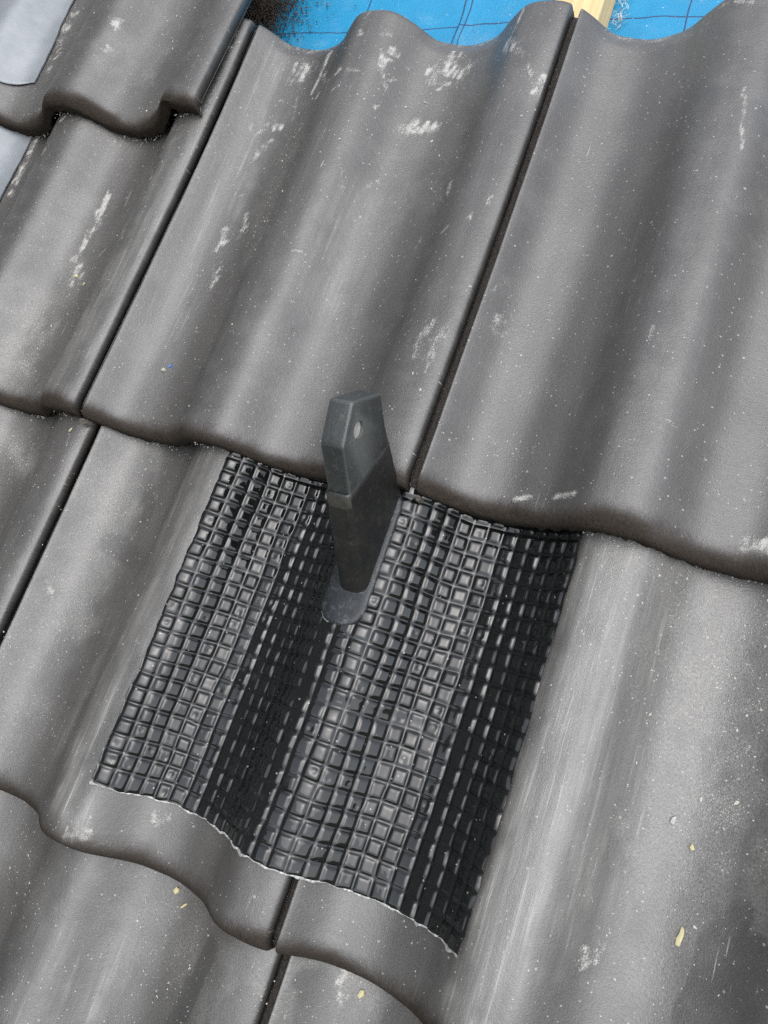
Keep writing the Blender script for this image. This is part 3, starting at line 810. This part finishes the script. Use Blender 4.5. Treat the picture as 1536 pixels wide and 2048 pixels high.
def chip(name, mat, course, pts, thick, label, cat, lift=0.3, group=None):
    """a flat irregular flake: outline pts in roof mm"""
    P_ = np.array(pts, float); c = P_.mean(0); P_ = c + (P_ - c) * (0.75 if mat is M_CHIP else 1.0)
    z = float(surf(np.array([c[0]]), np.array([c[1]]), course)[0]) + lift
    bm = bmesh.new()
    zz_ = [z + float(surf(np.array([p[0]]), np.array([p[1]]), course)[0]) - (z - lift) for p in P_]
    lo = [bm.verts.new(((p[0] - c[0]) / 1000, (p[1] - c[1]) / 1000, (q - z) / 1000)) for p, q in zip(P_, zz_)]
    hi = [bm.verts.new(((p[0] * 0.9 + c[0] * 0.1 - c[0]) / 1000, (p[1] * 0.9 + c[1] * 0.1 - c[1]) / 1000, (q - z + thick * random.uniform(0.7, 1.3)) / 1000)) for p, q in zip(P_, zz_)]
    n = len(P_)
    top = bm.verts.new((0, 0, (np.mean(zz_) - z + thick * 1.4) / 1000))
    for i in range(n):
        j = (i + 1) % n
        bm.faces.new((lo[i], lo[j], hi[j], hi[i])); bm.faces.new((hi[i], hi[j], top))
    bm.faces.new(lo[::-1])
    me = bpy.data.meshes.new(name); bm.to_mesh(me); bm.free()
    return put(name, me, mat, loc=(c[0], c[1], z), label=label, cat=cat, group=group)

chip('wood_chip', M_CHIP, 2, [(508, -206.5), (511, -207), (512, -202), (512.5, -197), (511.5, -193.5), (509.5, -193), (509, -198), (507.6, -202)], 0.9,
     'long yellow wood shaving lying on the dusty tile at the lower right', 'wood chip', group='loose wood chips on the tiles')
chip('wood_chip', M_CHIP, 2, [(504, -155), (506, -157), (508.3, -156), (507, -153.6), (505.2, -151.8), (504.8, -153.6)], 0.8,
     'small yellow wood chip on the dusty right-hand tile above the long shaving', 'wood chip', group='loose wood chips on the tiles')
chip('stone_chip', M_GREYCHIP, 2, [(492, -146), (494, -147), (495, -144), (494.4, -141.5), (492.6, -143)], 0.9,
     'thin grey stone flake on the dusty right-hand tile', 'stone chip')
chip('plastic_crumb', M_BLUE, 1, [(37.8, 64), (39.4, 63.6), (39.8, 65.6), (38.4, 66.2)], 0.9,
     'tiny bright blue plastic crumb on the middle tile', 'plastic crumb')
chip('mortar_crumb', M_CRUMB, 1, [(33.6, 59), (36, 58.8), (36.6, 61), (35, 62), (33.4, 61)], 1.3,
     'pale mortar crumb beside the tiny blue plastic crumb', 'crumb')
chip('wood_chip', M_CHIP, 1, [(-113.5, 136), (-110, 135.6), (-109, 138.4), (-111, 140), (-113.6, 139)], 1.4,
     'rounded cream wood chip on the left tile below the white scuffs', 'wood chip', group='loose wood chips on the tiles')
chip('wood_chip', M_CHIP, 1, [(-99.6, 128), (-98, 128.4), (-96.6, 132), (-97.4, 133), (-99.4, 131)], 1.0,
     'slim orange wood chip just right of the rounded cream chip', 'wood chip', group='loose wood chips on the tiles')
chip('wood_chip', M_CHIP, 2, [(-18.5, -14), (-17, -14.2), (-15.6, -9.5), (-16.6, -9), (-18.2, -12)], 1.0,
     'orange wood splinter below the broken tile corner at the left', 'wood chip', group='loose wood chips on the tiles')
chip('wood_chip', M_CHIP, 3, [(197, -304), (200, -306), (203, -303.5), (202, -300.6), (199, -299.6)], 1.3,
     'yellow crumpled wood chip against the lowest left tile edge', 'wood chip', group='loose wood chips on the tiles')
chip('wood_chip', M_CHIP, 3, [(206, -312), (207.4, -313), (213, -307), (212, -305.6), (209, -308)], 0.9,
     'thin straw-coloured splinter just below the yellow crumpled chip', 'wood chip', group='loose wood chips on the tiles')
chip('wood_chip', M_CHIP, 3, [(344, -308), (347, -309.5), (350, -305), (348.6, -302), (345.4, -303)], 1.2,
     'pale yellow wood chip on the bottom tile under the flashing sheet', 'wood chip', group='loose wood chips on the tiles')

for (cu0, cv0, lab) in ((297.5, -3.0, 'grey mortar lump in the joint end beside the bracket'), (-4.5, -3.0, 'pale mortar lump at the joint end on the left tiles')):
    a_ = np.linspace(0, 2 * math.pi, 10)[:-1]
    chip('mortar_lump', M_MORTAR, 2, [(cu0 + random.uniform(2.2, 3.8) * math.cos(t), cv0 + random.uniform(1.4, 2.6) * math.sin(t)) for t in a_], 6.0, lab, 'mortar', lift=2.0)

# grit heap, its dark grains standing in for tile shade too, and fibres
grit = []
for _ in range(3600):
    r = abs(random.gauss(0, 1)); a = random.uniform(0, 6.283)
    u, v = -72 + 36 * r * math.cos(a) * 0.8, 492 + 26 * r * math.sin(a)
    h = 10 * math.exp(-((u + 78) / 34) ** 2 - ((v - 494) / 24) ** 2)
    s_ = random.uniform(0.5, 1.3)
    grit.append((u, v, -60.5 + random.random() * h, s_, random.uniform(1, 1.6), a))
put('shade_grit', crumb_mesh('shade_grit', grit), M_SHADE_GRIT, label='dark grains on the blue underlay, brown grit and painted-in shade of the tile', cat='grit', kind='stuff')

fib = bmesh.new()
for _ in range(60):
    u, v, z = random.gauss(305, 3.0), random.uniform(448, 500), -58 + random.uniform(0, 7)
    ang = random.uniform(0, 6.28); L = random.uniform(4, 11); bend = random.uniform(-1.2, 1.2)
    prev = None
    for i in range(6):
        a = ang + bend * i / 5
        u += L / 6 * math.cos(a); v += L / 6 * math.sin(a); z += random.uniform(-0.5, 0.5)
        z = max(z, -59)
        w_ = 0.22
        ring = [fib.verts.new(((u + w_ * math.cos(k)) / 1000, (v + w_ * math.sin(k)) / 1000, (z + (w_ if k > 3 else 0)) / 1000)) for k in (0.0, 2.1, 4.2)]
        if prev:
            for k in range(3): fib.faces.new((prev[k], prev[(k + 1) % 3], ring[(k + 1) % 3], ring[k]))
        prev = ring
fme = bpy.data.meshes.new('wood_fibres'); fib.to_mesh(fme); fib.free()
put('wood_fibres', fme, M_FIBRE, label='tangled wood fibres beside the pine batten', cat='fibres', kind='stuff')
